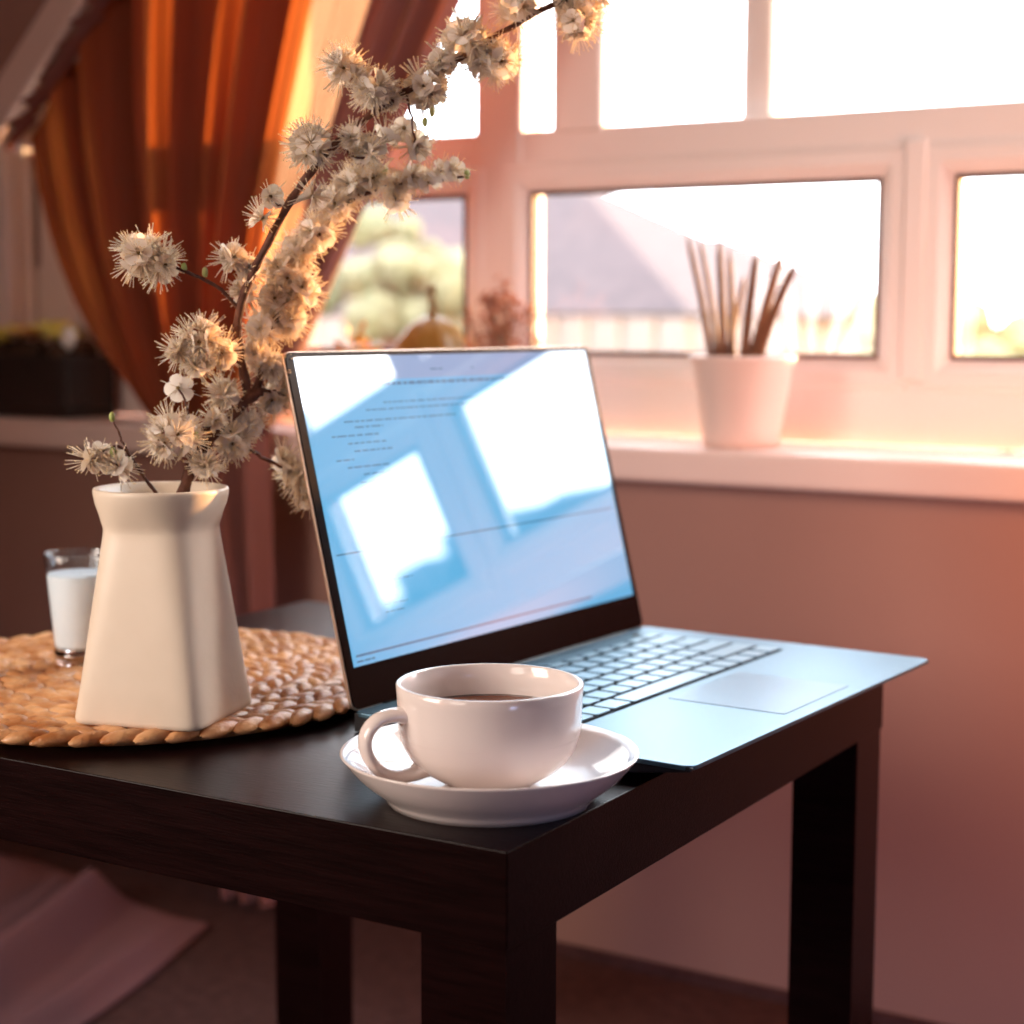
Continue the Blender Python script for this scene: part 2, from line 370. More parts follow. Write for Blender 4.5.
# ------------------------------------------------------------------ saucer, cup, tea
SC = Vector((-.0580, .0775, .45))
SA = thing('saucer', 'white porcelain saucer at the table corner under the teacup', 'saucer', SC)
prof = [(0, .0035), (.0510, .0035), (.0520, .0), (.0555, .0), (.0572, .0030), (.0600, .0058), (.0660, .0100), (.0720, .0155), (.0770, .0214), (.0796, .0250), (.0805, .0262), (.0798, .0268), (.0745, .0232), (.0660, .0172), (.0570, .0120), (.046, .0088), (.034, .0076), (.0, .0072)]
obj('dish', lathe(nb(), prof, 96), M['porc'], SA, smooth=True)
CU = thing('teacup', 'white porcelain teacup with looped handle, filled with black tea', 'cup', SC+Vector((0,0,.0076)))
R, H = .0503, .0562
out = [(0, .002), (.017, .002), (.0195, 0), (.0225, 0), (.0240, .0020), (.0290, .0045), (.0370, .0095), (.0430, .0155), (.0468, .0220), (.0484, .0275), (.0488, .0290), (.0492, .0298), (.0495, .0400), (.0500, .0500), (R, H-.0008), (R-.0006, H), (R-.0020, H+.0001), (R-.0028, H-.0008),
       (.0470, .0480), (.0464, .0380), (.0455, .0280), (.0420, .0180), (.0350, .0110), (.024, .0070), (0, .0060)]
obj('body', lathe(nb(), out, 96), M['porc'], CU, smooth=True)
# handle points away to the left of the view
hd = (-RR*.92 - Vector((FW.x, FW.y, 0)).normalized()*.38).normalized()
hp = [hd*(.0462)+Vector((0,0,.0412)), hd*(.0535)+Vector((0,0,.0425)), hd*(.0630)+Vector((0,0,.0405)), hd*(.0692)+Vector((0,0,.0335)), hd*(.0695)+Vector((0,0,.0245)), hd*(.0640)+Vector((0,0,.0150)), hd*(.0545)+Vector((0,0,.0095)), hd*(.0440)+Vector((0,0,.0100)), hd*(.0380)+Vector((0,0,.0125))]
sp = smoothpath(hp, 6); n = len(sp)
bm = nb(); prev = None
side = hd.cross(Vector((0,0,1))).normalized()
for i, q in enumerate(sp):
    dd = (sp[min(i+1, n-1)]-sp[max(i-1, 0)]).normalized(); nn = side.cross(dd).normalized()
    t = i/(n-1); wid = .0066+.0020*(2*t-1)**4; th = .0034+.0022*(2*t-1)**6
    ringv = [bm.verts.new(q + side*wid*math.cos(a) + nn*th*math.sin(a)) for a in [2*math.pi*k/14 for k in range(14)]]
    if prev:
        for k in range(14): bm.faces.new((prev[k], prev[(k+1) % 14], ringv[(k+1) % 14], ringv[k]))
    prev = ringv
obj('handle', bm, M['porc'], CU, smooth=True)
tea = obj('tea', lathe(nb(), [(0, .0388), (.0440, .0388), (.0463, .0393), (.0463, .0384), (0, .0365)], 64), M['tea'], smooth=True, loc=SC+Vector((0,0,.0068)))
tea.parent = CU; tea.location = (0,0,0)

# ------------------------------------------------------------------ woven placemat
MC = Vector((-.4143, .1826, .45)); MR = .183
mat = thing('woven_placemat', 'round braided straw placemat under the vase and glass', 'placemat', MC)
bm = nb()
lathe(bm, [(0, .001), (MR-.014, .001), (MR-.014, .0040), (0, .0040)], 64)
rw = .0235
nrings = int((MR)/rw)
for k in range(nrings):
    rad = MR - rw/2 - k*rw
    if rad < .006: break
    cnt = max(5, int(2*math.pi*rad/.0185)); off = rnd.random()
    for i in range(cnt):
        for s in (-1, 1):
            a = 2*math.pi*(i+off+.5*(s > 0))/cnt
            # each plait: a plump leaf-shaped strand slanting across the ring
            L = .0178*(1+rnd.uniform(-.08, .12)); W = .0066*(1+rnd.uniform(-.1, .12)); Hh = .0046
            c = Vector((rad*math.cos(a) + s*.0048*math.cos(a), rad*math.sin(a) + s*.0048*math.sin(a), .0062+rnd.uniform(0, .0012)))
            ang = a + math.pi/2 + s*math.radians(27) + rnd.uniform(-.1, .1)
            ax = Vector((math.cos(ang), math.sin(ang), 0)); ay = Vector((-ax.y, ax.x, 0))
            tl = [-.98, -.72, -.3, .25, .7, .98]; ww = [.18, .72, 1, 1, .68, .15]; prev = None
            for t_, w_ in zip(tl, ww):
                q = c + ax*(L*t_); zz = (1-t_*t_)*.0015
                r_ = [bm.verts.new(q + ay*(W*w_*math.cos(b_)) + Vector((0,0, zz + Hh*w_*math.sin(b_)))) for b_ in [2*math.pi*m_/8 for m_ in range(8)]]
                if prev:
                    for m_ in range(8): bm.faces.new((prev[m_], prev[(m_+1) % 8], r_[(m_+1) % 8], r_[m_]))
                prev = r_
for v in bm.verts: v.co.z = max(v.co.z, .0004)
obj('woven_braid', bm, M['straw'], mat, smooth=True)

# ------------------------------------------------------------------ vase
VZ = .4612
V0 = Vector((-.3095, .0990, VZ))
vase = thing('vase', 'cream ceramic vase with square tapering body and round flared lip', 'vase', V0, (0, 0, math.radians(16.0)))
def section(half, sq, z, seg=64, bm=None):
    """superellipse section: sq = exponent"""
    vs = []
    for i in range(seg):
        a = 2*math.pi*(i+.5)/seg; c, s = math.cos(a), math.sin(a)
        r = (abs(c)**sq + abs(s)**sq)**(-1/sq)
        vs.append(bm.verts.new((half*r*c, half*r*s, z)))
    return vs
bm = nb(); top = .1425
secs = [(.0395, 12, 0.0), (.0420, 12, .0012), (.0424, 12, .004), (.0402, 8.8, .025), (.0379, 6.5, .050), (.0355, 5.0, .075), (.0331, 4.1, .098), (.0319, 3.6, .111), (.0316, 3.4, .1158), (.0318, 3.2, .1182),
        (.0332, 2.9, .1210), (.0362, 2.4, .1270), (.0393, 2.15, .1330), (.0409, 2.03, .1385), (.0413, 2, .1408), (.0408, 2, .1422), (.0392, 2, top), (.0368, 2, .1412), (.0325, 2.05, .1345), (.0296, 2.3, .122), (.0298, 2.6, .09), (.033, 4, .03), (.033, 4, .008)]
prev = None; first = None
for h_, sq, z in secs:
    cur = section(h_, sq, z, 96, bm)
    if prev:
        for i in range(96): bm.faces.new((prev[i], prev[(i+1) % 96], cur[(i+1) % 96], cur[i]))
    else: bm.faces.new(cur[::-1])
    prev = cur
bm.faces.new(prev)
obj('body', bm, M['vase'], vase, smooth=True)

# ------------------------------------------------------------------ candle glass
G0 = Vector((-.4709, .1889, .4612))
gl = thing('candle_glass', 'small clear tumbler holding white candle wax, behind the vase', 'candle', G0)
gm = pm('clear_glass', (1, 1, 1), 0.0, trans=1.0, ior=1.47)
prof = [(0, 0), (.0165, 0), (.0178, .0012), (.0190, .012), (.0235, .060), (.0250, .0795), (.0246, .0803), (.0240, .0795), (.0224, .060), (.0176, .0145), (.016, .0115), (0, .011)]
obj('tumbler', lathe(nb(), prof[3:10], 64), thin_glass('tumbler_glass', (.93,.96,.98), 1.3), gl, smooth=True)
obj('thick_base', lathe(nb(), [(0,0),(.0165,0),(.0178,.0012),(.0188,.011),(0,.0112)], 48), gm, gl, smooth=True)
obj('wax', lathe(nb(), [(0, .0122), (.0176, .0122), (.0186, .0150), (.0230, .0640), (.0226, .0655), (.016, .0648), (0, .0645)], 64), M['wax'], gl, smooth=True)

# ------------------------------------------------------------------ blossoming branch
D0 = (Vector((-.3095, .0990, .6)) - CAM).dot(FW)
br = thing('blossoming_branch', 'blackthorn branch covered in spiky white blossom standing in the cream vase', 'branch', V0+Vector((0,0,.09)))
BO = V0+Vector((0,0,.09))
def bp(x, y, dd=0): return dep(x, y, D0+dd) - BO
# (control pixel path only positions the twigs; every twig has its own depth)
stems = [
 ([(168,560,.004),(176,520,.002),(186,484,0),(201,450,.004),(222,425,.01),(245,402,.016),(261,390,.02)], .0042, .0034),
 ([(250,398,.018),(244,375,.014),(238,342,.006),(239,311,-.004),(246,290,-.01),(262,255,-.016),(287,208,-.02),(311,172,-.022),(342,138,-.02),(372,114,-.014),(405,93,-.008),(440,72,-.004),(478,47,0),(520,22,.006),(560,2,.01),(610,-12,.014)], .0030, .0016),
 ([(239,311,-.004),(222,290,-.012),(200,278,-.018),(178,268,-.022),(160,262,-.024)], .0013, .0009),
 ([(255,392,.02),(268,350,.026),(282,300,.03),(305,255,.03),(328,222,.028),(352,200,.024),(382,188,.02),(410,182,.018),(440,181,.016),(470,174,.012)], .0024, .0007),
 ([(176,520,.004),(150,485,-.006),(136,464,-.012),(128,452,-.016),(118,447,-.018),(104,450,-.02),(94,462,-.022)], .0012, .0008),
 ([(128,452,-.016),(122,440,-.018),(118,430,-.02),(113,420,-.021)], .0009, .0005),
 ([(222,425,.01),(245,445,.03),(262,457,.044),(280,466,.052),(296,478,.058),(312,505,.062)], .0014, .0008),
 ([(238,342,.006),(215,348,-.006),(195,350,-.014)], .0012, .0007),
 ([(405,93,-.008),(412,118,-.004),(415,145,0)], .0010, .0006),
 ([(342,138,-.02),(350,155,-.02),(365,158,-.02)], .0010, .0006),
 ([(405,93,-.008),(380,92,-.016),(352,78,-.02)], .0012, .0008),
 ([(222,425,.01),(195,432,-.004),(172,438,-.012)], .0016, .0010),
 ([(261,390,.02),(275,392,.03),(290,398,.036)], .0014, .0008),
 ([(195,470,.0),(190,420,-.008),(182,395,-.012),(178,388,-.012)], .0008, .0005),
 ([(287,208,-.02),(278,205,-.022),(270,200,-.022)], .0008, .0005),
]
for i, (pts, r0, r1) in enumerate(stems):
    P3 = smoothpath([bp(*q) for q in pts], 4); n = len(P3)
    P3 = [q + Vector((rnd.uniform(-1,1), rnd.uniform(-1,1), rnd.uniform(-1,1)))*.0006 for q in P3]
    bm = nb(); tube(bm, P3, [(r0+(r1-r0)*k/(n-1))*(1+.12*math.sin(k*2.1)) for k in range(n)], 8)
    obj('stem' if i == 1 else 'twig', bm, M['bark'], br, smooth=True)
# flower prototype meshes
def petal_mesh(openness):
    bm = nb()
    for k in range(5):
        a = 2*math.pi*k/5+rnd.uniform(-.1,.1); ca, sa = math.cos(a), math.sin(a)
        L, W = .0076*rnd.uniform(.9,1.1), .0034
        g = []
        for i, (t, w) in enumerate([(.08,.15),(.35,.62),(.65,1.0),(.88,.8),(1.0,.35)]):
            z = L*(math.sin(t*openness)*.55); x = L*t*math.cos(openness*.45)
            row = []
            for s in (-1, 0, 1):
                y = W*w*s; zz = z + (.0007*w if s else 0)
                row.append(bm.verts.new((x*ca-y*sa, x*sa+y*ca, zz)))
            g.append(row)
        for r1_, r2_ in zip(g, g[1:]):
            for s in (0, 1): bm.faces.new((r1_[s], r1_[s+1], r2_[s+1], r2_[s]))
    blob(bm, (0,0,.0004), .0012, 1, 0, 1)
    return bm
def stamen_mesh():
    bm = nb()
    for k in range(24):
        a = rnd.uniform(0, 2*math.pi); tilt = rnd.uniform(.1, 1.2); L = rnd.uniform(.0080, .0122)
        d = Vector((math.sin(tilt)*math.cos(a), math.sin(tilt)*math.sin(a), math.cos(tilt)))
        b = Vector((math.cos(a), math.sin(a), 0))*.0008
        m_ = b + d*L*.55 + Vector((0,0,.0005)); e = b+d*L
        tube(bm, [b, m_, e], [.00034, .00028, .00018], 3)
        blob(bm, e, .00034, 0, 0, 1)
    return bm
def mk_mesh(name, bm, mats):
    me = bpy.data.meshes.new(name); bm.normal_update(); bm.to_mesh(me); bm.free()
    for m in mats: me.materials.append(m)
    for p in me.polygons: p.use_smooth = True
    return me
PET = [mk_mesh('petals', petal_mesh(o_), [M['petal'], M['calyx']]) for o_ in (.5, .8, 1.2)]
STA = [mk_mesh('stamens', stamen_mesh(), [M['stamen'], M['anther']]) for _ in range(4)]
clusters = [ # x, y, radius px, count, depth offset
 (140,254,24,7,-.024),(162,264,20,5,-.022),(345,68,20,7,-.02),(372,88,22,7,-.016),(388,98,14,4,-.01),(312,147,23,9,-.022),(352,138,14,5,-.02),(368,152,14,5,-.016),
 (425,88,22,8,-.004),(440,62,16,5,-.004),(465,42,24,9,-.002),(500,60,22,8,.004),(482,62,14,4,0),(517,4,22,8,.006),(577,20,22,8,.012),(565,-4,16,5,.012),(605,-8,16,4,.014),
 (232,258,14,4,-.012),(248,268,10,3,-.01),(270,196,6,1,-.022),(262,218,8,2,-.022),(312,196,9,2,-.02),
 (352,186,18,6,.024),(335,205,18,7,.026),(372,178,16,6,.02),(318,232,20,8,.028),(300,250,18,7,.03),(285,275,22,9,.03),(300,290,20,8,.032),(275,300,18,7,.028),(262,330,20,8,.026),(290,320,18,7,.034),(255,355,14,5,.02),(270,365,16,5,.026),
 (395,186,12,4,.02),(412,176,8,3,.016),(428,182,7,2,.016),(440,172,6,2,.014),(452,170,5,1,.013),(395,200,10,2,.02),(385,140,10,2,0),(416,146,8,3,0),(404,128,6,1,-.002),
 (200,340,22,9,-.014),(222,352,16,5,-.004),(180,352,12,4,-.016),(195,365,12,4,-.012),(178,388,8,1,-.012),
 (172,438,26,11,-.016),(186,430,14,4,-.008),(232,440,20,8,.014),(250,425,14,5,.022),(215,420,12,4,.006),(205,466,12,5,-.004),(225,395,14,5,.012),
 (272,398,16,6,.034),(288,390,14,5,.038),(245,292,14,4,.006),
 (283,460,7,2,.052),(298,478,15,6,.058),(310,496,12,5,.062),(290,470,10,3,.056),
 (118,466,7,2,-.018),(92,460,6,2,-.022),(100,452,5,1,-.02)]
fl = []
for cx, cy, cr, n, dd in clusters:
    cr_m = cr/F_PX*(D0+dd)
    for k in range(int(round(n*1.12)) if n > 2 else n):
        # direction spread over the sphere, biased toward outside
        z = 1-2*(k+.5)/max(1,int(round(n*1.12)) if n > 2 else n); a = k*2.39996+cx
        dv = Vector((math.cos(a)*math.sqrt(max(0,1-z*z)), math.sin(a)*math.sqrt(max(0,1-z*z)), z))
        dv = (dv + Vector((rnd.uniform(-.3,.3), rnd.uniform(-.3,.3), rnd.uniform(-.3,.3)))).normalized()
        off = dv * max(0, cr_m-.0075)*(1.0 if n > 2 else .3)
        fl.append((bp(cx, cy, dd)+off, dv))
scores = sorted(range(len(fl)), key=lambda i: fl[i][1].dot(FW))   # facing the camera first
indiv = set(scores[:98])
bmr = nb()
for i, (pos, dv) in enumerate(fl):
    q = Vector((0,0,1)).rotation_difference(dv) @ Quaternion((0,0,1), rnd.uniform(0, 6.28))
    sc = rnd.uniform(.95, 1.35); pet = PET[rnd.randrange(3)]; sta = STA[rnd.randrange(4)]
    if i in indiv:
        f = bpy.data.objects.new('blossom', pet); COL.objects.link(f); f.parent = br
        f.rotation_mode = 'QUATERNION'; f.rotation_quaternion = q; f.location = pos; f.scale = (sc,)*3
        s = bpy.data.objects.new('stamens', sta); COL.objects.link(s); s.parent = f
    else:
        mt = Matrix.Translation(pos) @ q.to_matrix().to_4x4() @ Matrix.Scale(sc, 4)
        for me, shift in ((pet, 0), (sta, 2)):
            n0_ = len(bmr.verts); f0_ = len(bmr.faces); bmr.from_mesh(me)
            bmr.verts.ensure_lookup_table(); bmr.faces.ensure_lookup_table()
            for v in bmr.verts[n0_:]: v.co = mt @ v.co
            for fc in bmr.faces[f0_:]: fc.material_index += shift
rest = obj('blossoms', bmr, [M['petal'], M['calyx'], M['stamen'], M['anther']], br, smooth=True); rest['kind'] = 'stuff'
# buds
for (x, y, dd) in [(112,417,-.021),(128,462,-.016),(113,452,-.02),(196,436,-.01),(385,170,.02),(425,122,0),(432,112,0),(467,174,.012),(184,268,-.02),(205,272,-.018)]:
    bm = nb(); c = bp(x, y, dd); blob(bm, c, .0024, 2, .08, 0, (.8,.8,1.4)); obj('bud', bm, M['leafbud'], br, smooth=True)

# ------------------------------------------------------------------ curtain
CY = .865
cur = thing('curtain', 'rust linen curtain swept aside and gathered at the window sill', 'curtain', (-.93, CY, 0))
CO = Vector((-.93, CY, 0))
def bez(a, c, b, t): return (a[0]*(1-t)**2+2*c[0]*t*(1-t)+b[0]*t*t, a[1]*(1-t)**2+2*c[1]*t*(1-t)+b[1]*t*t)
def fib(s, t):
    if s < .34: k = s/.34; Hh = (25+163*k, 135-255*k)
    else: k = (s-.34)/.66; Hh = (188+342*k, -120)
    Tt = (168+98*s, 434)
    mid = ((Hh[0]+Tt[0])/2-52*(1-s)**1.5, (Hh[1]+Tt[1])/2+50*(1-s))
    return bez(Hh, mid, Tt, t)
def fold(s, t, y0=0.0):
    p = s*2*math.pi
    f = math.sin(p*11+.8*math.sin(p*2.3)+.5*t)*.55 + math.sin(p*19+2.0+t)*.28 + math.sin(p*5.3+1)*.35
    amp = .017+.012*t
    if .62 < s < .80: amp *= .35
    return f*amp
def sheet(name, s0, s1, ns, nt_, yoff, m, th=.0, ampk=1.0, freq=0, mfn=None):
    bm = nb(); g = []
    for j in range(nt_+1):
        t = j/nt_; row = []
        for i in range(ns+1):
            s = s0+(s1-s0)*i/ns; x, y = fib(s, t); w = un(x, y, 1, CY)
            dy = fold(s, t)*ampk + yoff
            if freq: dy += .012*math.sin((s-s0)/(s1-s0)*2*math.pi*freq)*(1-.3*t)
            row.append(bm.verts.new((w.x-CO.x, dy, w.z)))
        g.append(row)
    for a_, b_ in zip(g, g[1:]):
        for i in range(ns): bm.faces.new((a_[i], a_[i+1], b_[i+1], b_[i]))
    o = obj(name, bm, m, cur, smooth=True)
    if mfn:
        for k, p in enumerate(o.data.polygons): p.material_index = mfn(s0+(s1-s0)*((k % ns)+.5)/ns)
    return o
sheet('curtain_panel', 0, .93, 260, 60, 0, [M['curt'], M['sheer']], mfn=lambda s: int(s > .63))
for s0_, s1_ in ((-.0, .035), (.075, .115), (.135, .30), (.322, .465), (.49, .60)):
    sheet('hidden_fold_layer', s0_+.001, s1_, 40, 60, .016, M['curtband'], ampk=1.0)  # hidden cloth strips added to block light, leaving gaps for glowing streaks
tag(sheet('folded_edge', .79, 1.0, 80, 60, -.022, M['curtband'], freq=3.0, ampk=.3), 'mauve-brown bunched edge of the curtain')
# ruffled heading along the sloping rod
bm = nb(); prev = None
for i in range(150):
    k = i/149; x, y = 18+170*k, 146-266*k; w = un(x, y, 1, CY)
    nr = Vector((.85,0,.53)); ruf = .004*math.sin(k*150)+.003*math.sin(k*67)
    row = [bm.verts.new(w-CO+Vector((0,ruf*2-.012,0))+(-nr)*(.010+ruf*1.0)), bm.verts.new(w-CO+Vector((0,ruf*3-.022,0))), bm.verts.new(w-CO+Vector((0,ruf-.012,0))+nr*(.042+ruf))]
    if prev:
        for q in (0, 1): bm.faces.new((prev[q], prev[q+1], row[q+1], row[q]))
    prev = row
obj('heading_ruffle', bm, M['curtband'], cur, smooth=True)
# tail hanging to the floor
bm = nb(); g = []
for j in range(41):
    t = j/40; row = []
    for i in range(49):
        s = i/48
        z = .585 - .575*t
        xa = -.985+.045*min(1, t*3); xb = -.8445
        x = xa+(xb-xa)*s
        row.append(bm.verts.new((x-CO.x, .013*math.sin(s*2*math.pi*3.2+.6*t)+.006*math.sin(s*21+1)-.01+.02*t*t, z)))
    g.append(row)
for a_, b_ in zip(g, g[1:]):
    for i in range(48): bm.faces.new((a_[i], a_[i+1], b_[i+1], b_[i]))
obj('curtain_tail', bm, M['curtband'], cur, smooth=True)
w = un(216, 434, 1, CY)
bm = nb(); tube(bm, [w-CO+Vector((.062*math.cos(a_), .026*math.sin(a_)-.004, .006*math.cos(a_))) for a_ in [2*math.pi*k/28 for k in range(29)]], .0075, 8, flat=.5)
obj('tieback', bm, M['curtband'], cur, smooth=True)
# rod
a = un(9, 150, 1, CY); b = un(188, -128, 1, CY); c = un(560, -128, 1, CY)
a.y = b.y = c.y = .916
rod = thing('curtain_rod', 'dark sloping curtain rod with white knob at its lower end', 'curtain rod', a)
obj('pole', tube(nb(), [Vector((0,0,0)), (b-a)*.5, b-a, c-a], .0085, 12), M['rod'], rod, smooth=True)
bm = nb(); e = un(20, 149, 1, .885)-a; blob(bm, e, .008, 2, 0, 0, (1,1,1.2)); tube(bm, [e, e+Vector((.006, .012, .0))], .004, 10)
obj('end_knob', bm, M['whitetip'], rod, smooth=True)
obj('bracket', tube(nb(), [Vector((.01,0,.01)), Vector((.01, WY-.916-.002, .012))], .007, 10), M['rod'], rod)
obj('bracket', box(nb(), c.x-a.x-.03, c.x-a.x-.015, 0, WY-.916-.002, c.z-a.z-.006, c.z-a.z+.006), M['rod'], rod)

# ------------------------------------------------------------------ cloth on the floor
cl = nb(); g = []
for j in range(61):
    v = j/60; row = []
    for i in range(81):
        u = i/80
        x = -1.36+.52*u + .035*math.sin(v*2.6+.4) - .10*(v-.5)*(u > .0); y = .30+.52*v+.03*math.sin(u*5)
        def rg(c, w, h): return h*math.exp(-((u-c)/w)**2)
        wob = .03*math.sin(v*5)
        z = rg(.30+wob, .10, .030) + rg(.52-wob, .07, .022) + rg(.70+wob*.6, .055, .052) + rg(.93, .05, .016) + .004*math.sin(u*40+v*6)
        z = max(0, z)
        ed = min(u*9, (1-u)*16, v*8, (1-v)*8); z = .004+z*min(1, ed)
        row.append(cl.verts.new((x+1.02, y-.62, z)))
    g.append(row)
for a_, b_ in zip(g, g[1:]):
    for i in range(80): cl.faces.new((a_[i], a_[i+1], b_[i+1], b_[i]))
o = obj('crumpled_cloth', cl, M['floorcloth'], smooth=True, loc=(-1.02, .62, 0))
s_ = o.modifiers.new('thick', 'SOLIDIFY'); s_.thickness = .003; s_.offset = 1
tag(o, 'pinkish cloth lying in soft folds on the dark floor beyond the table', 'cloth')

# ------------------------------------------------------------------ things on the sill
Z = SILL
pot = thing('potted_plant', 'white tapered pot of stiff brown stalks on the window sill', 'plant', (-.3005, .965, Z))
obj('pot', lathe(nb(), [(0, 0), (.036, 0), (.0395, .002), (.0415, .02), (.0515, .082), (.0550, .0905), (.0557, .0935), (.0545, .0945), (.0515, .0935), (.0480, .086), (0, .084)], 64), M['pot'], pot, smooth=True)
obj('soil', lathe(nb(), [(0, .089), (.03, .0885), (.0482, .0868), (.0482, .0845), (0, .0845)], 32), M['soil'], pot)
PC = Vector((-.3005, .965, Z))
for (bx, tx, ty, r, dy) in [(712,687,234,.0044,0),(719,699,236,.0040,.012),(724,719,238,.0042,-.006),(733,729,248,.0046,.008),(744,757,250,.0048,0),(752,784,248,.0044,.01),(757,797,260,.0044,-.008),(728,745,275,.0035,.015)]:
    p0 = un(bx, 352, 1, PC.y+dy*.5)-PC; p1 = un(tx, ty, 1, PC.y+dy*2)-PC; p0.z = .0872
    mid = (p0+p1)/2 + Vector(((p1.x-p0.x)*-.06, 0, 0))
    pts = smoothpath([p0, mid, p1], 6); n = len(pts)
    bm = nb(); tube(bm, pts, [r*1.3*(1-.35*(k/(n-1))**1.5) if k < n-2 else r*(.5 if k == n-2 else .12) for k in range(n)], 8, flat=.7)
    obj('stalk', bm, M['stalk'], pot, smooth=True)
# gourd
go = thing('ornamental_gourd', 'round ochre gourd with upright stem on the sill behind the laptop', 'gourd', (-.7, .985, Z))
go.scale = (1.04, 1.04, 1.05)
bm = nb(); seg = 72; prof = [(.012,.003),(.03,.004),(.042,.02),(.0485,.05),(.047,.075),(.040,.098),(.028,.115),(.016,.1245),(.007,.128),(.004,.126)]
rings = []
for r, z in prof:
    rings.append([bm.verts.new((r*(1+.045*math.cos(9*2*math.pi*i/seg))*math.cos(2*math.pi*i/seg), r*(1+.045*math.cos(9*2*math.pi*i/seg))*math.sin(2*math.pi*i/seg), z)) for i in range(seg)])
for a_, b_ in zip(rings, rings[1:]):
    for i in range(seg): bm.faces.new((a_[i], a_[(i+1) % seg], b_[(i+1) % seg], b_[i]))
bm.faces.new(rings[0][::-1]); bm.faces.new(rings[-1])
obj('fruit', bm, M['gourd'], go, smooth=True)
obj('stem', tube(nb(), smoothpath([(0,0,.124),(.001,0,.138),(-.001,0,.150),(.002,0,.162)], 4), [.0075,.0070,.0062,.0055,.005,.0046,.0044,.0042,.004,.004,.0042,.0045,.0045], 10), M['gstem'], go, smooth=True)
# dried posy
dp = thing('dried_flower_posy', 'small bunch of dried russet flowers beside the ochre gourd', 'dried flowers', (-.598, .975, Z))
obj('jar', lathe(nb(), [(0,0),(.018,0),(.021,.004),(.022,.03),(.014,.042),(.015,.05),(.0135,.05),(.0125,.042),(.02,.03),(0,.004)], 32), M['gourd'], dp, smooth=True)
bs, bb = nb(), nb()
for k in range(80):
    a = rnd.uniform(0, 6.28); rr = rnd.uniform(.004, .046); h = rnd.uniform(.085, .185)*(1-.25*rr/.046)
    e = Vector((rr*math.cos(a), rr*.7*math.sin(a), h)); b0 = Vector((.004*math.cos(a), .004*math.sin(a), .045))
    tube(bs, [b0, b0.lerp(e, .5)+Vector((0,0,.008)), e], .0007, 4)
    for q in range(5):
        c = e+Vector((rnd.uniform(-1,1), rnd.uniform(-1,1), rnd.uniform(-1,1)))*.006
        blob(bb, c, rnd.uniform(.0016, .0034), 1, .3)
obj('stems', bs, M['stalk'], dp); obj('flower_heads', bb, M['dry'], dp); 
# leaf sprig
ls = thing('leaf_sprig', 'low orange and yellow leaf sprig on the sill left of the gourd', 'leaves', (-.800, .985, Z))
obj('small_dish', lathe(nb(), [(0,0),(.03,0),(.036,.02),(.042,.062),(.040,.062),(.033,.02),(0,.005)], 40), M['stalk'], ls, smooth=True)
lb = nb()
for k in range(26):
    a = rnd.uniform(0, 6.28); rr = rnd.uniform(0, .036); c = Vector((rr*math.cos(a), rr*math.sin(a), rnd.uniform(.070, .118)))
    d = Vector((rnd.uniform(-1,1), rnd.uniform(-1,1), rnd.uniform(.1,1))).normalized(); sd = d.cross(Vector((0,1,.3))).normalized(); up_ = sd.cross(d)
    L = rnd.uniform(.012, .02); W = L*.3
    v = [lb.verts.new(c), lb.verts.new(c+d*L*.5+sd*W), lb.verts.new(c+d*L), lb.verts.new(c+d*L*.5-sd*W), lb.verts.new(c+d*L*.5+up_*.002)]
    for q in ((0,1,4),(1,2,4),(2,3,4),(3,0,4)): lb.faces.new([v[i] for i in q])
    tube(lb, [Vector((0,0,.02)), c], .0006, 4)
obj('leaves', lb, M['leaf'], ls)
# dark planter, far left
pl = thing('succulent_planter', 'near-black box planter of yellow-green succulents at the left end of the sill', 'planter', (-1.352, .978, Z))
bm = nb(); box(bm, -.115, .115, -.045, .045, 0, .012)
for (x0, x1, y0, y1) in ((-.115,-.105,-.045,.045),(.105,.115,-.045,.045),(-.105,.105,-.045,-.037),(-.105,.105,.037,.045)): box(bm, x0, x1, y0, y1, .012, .082)
obj('box', bm, M['planter'], pl, bevel=.003)
bm = nb()
for k in range(60): blob(bm, (rnd.uniform(-.09,.09), rnd.uniform(-.03,.03), rnd.uniform(.07,.092)), rnd.uniform(.009,.015), 1, .3)
obj('soil', bm, M['soil'], pl)
def rosette(c, r, m):
    bm = nb()
    for ringi, (cnt, tl, k) in enumerate([(9,.35,1),(7,.75,.8),(5,1.15,.55)]):
        for i in range(cnt):
            a = 2*math.pi*(i+ringi*.5)/cnt; d = Vector((math.cos(a)*math.cos(tl), math.sin(a)*math.cos(tl), math.sin(tl)))
            L = r*k; tube(bm, [Vector(c), Vector(c)+d*L*.5, Vector(c)+d*L*.85, Vector(c)+d*L], [r*.10, r*.22, r*.16, r*.03], 6, flat=.5)
    return obj('succulent', bm, m, pl, smooth=True)
for k, (x, y, r, z) in enumerate([(-.085,0,.022,.100),(-.055,-.012,.026,.104),(-.02,.008,.028,.106),(.012,-.008,.026,.106),(.04,.006,.03,.110),(.068,-.008,.026,.102),(-.10,.01,.02,.095),(-.035,-.02,.018,.098)]):
    rosette((x*1.05, y, z), r*1.15, M['succ'] if k % 3 else M['succ2'])
bm = nb(); blob(bm, (.088, -.014, .104), .0125, 2, .03, 0, (.9,.9,1.35)); obj('pebble', bm, M['stone'], pl, smooth=True)

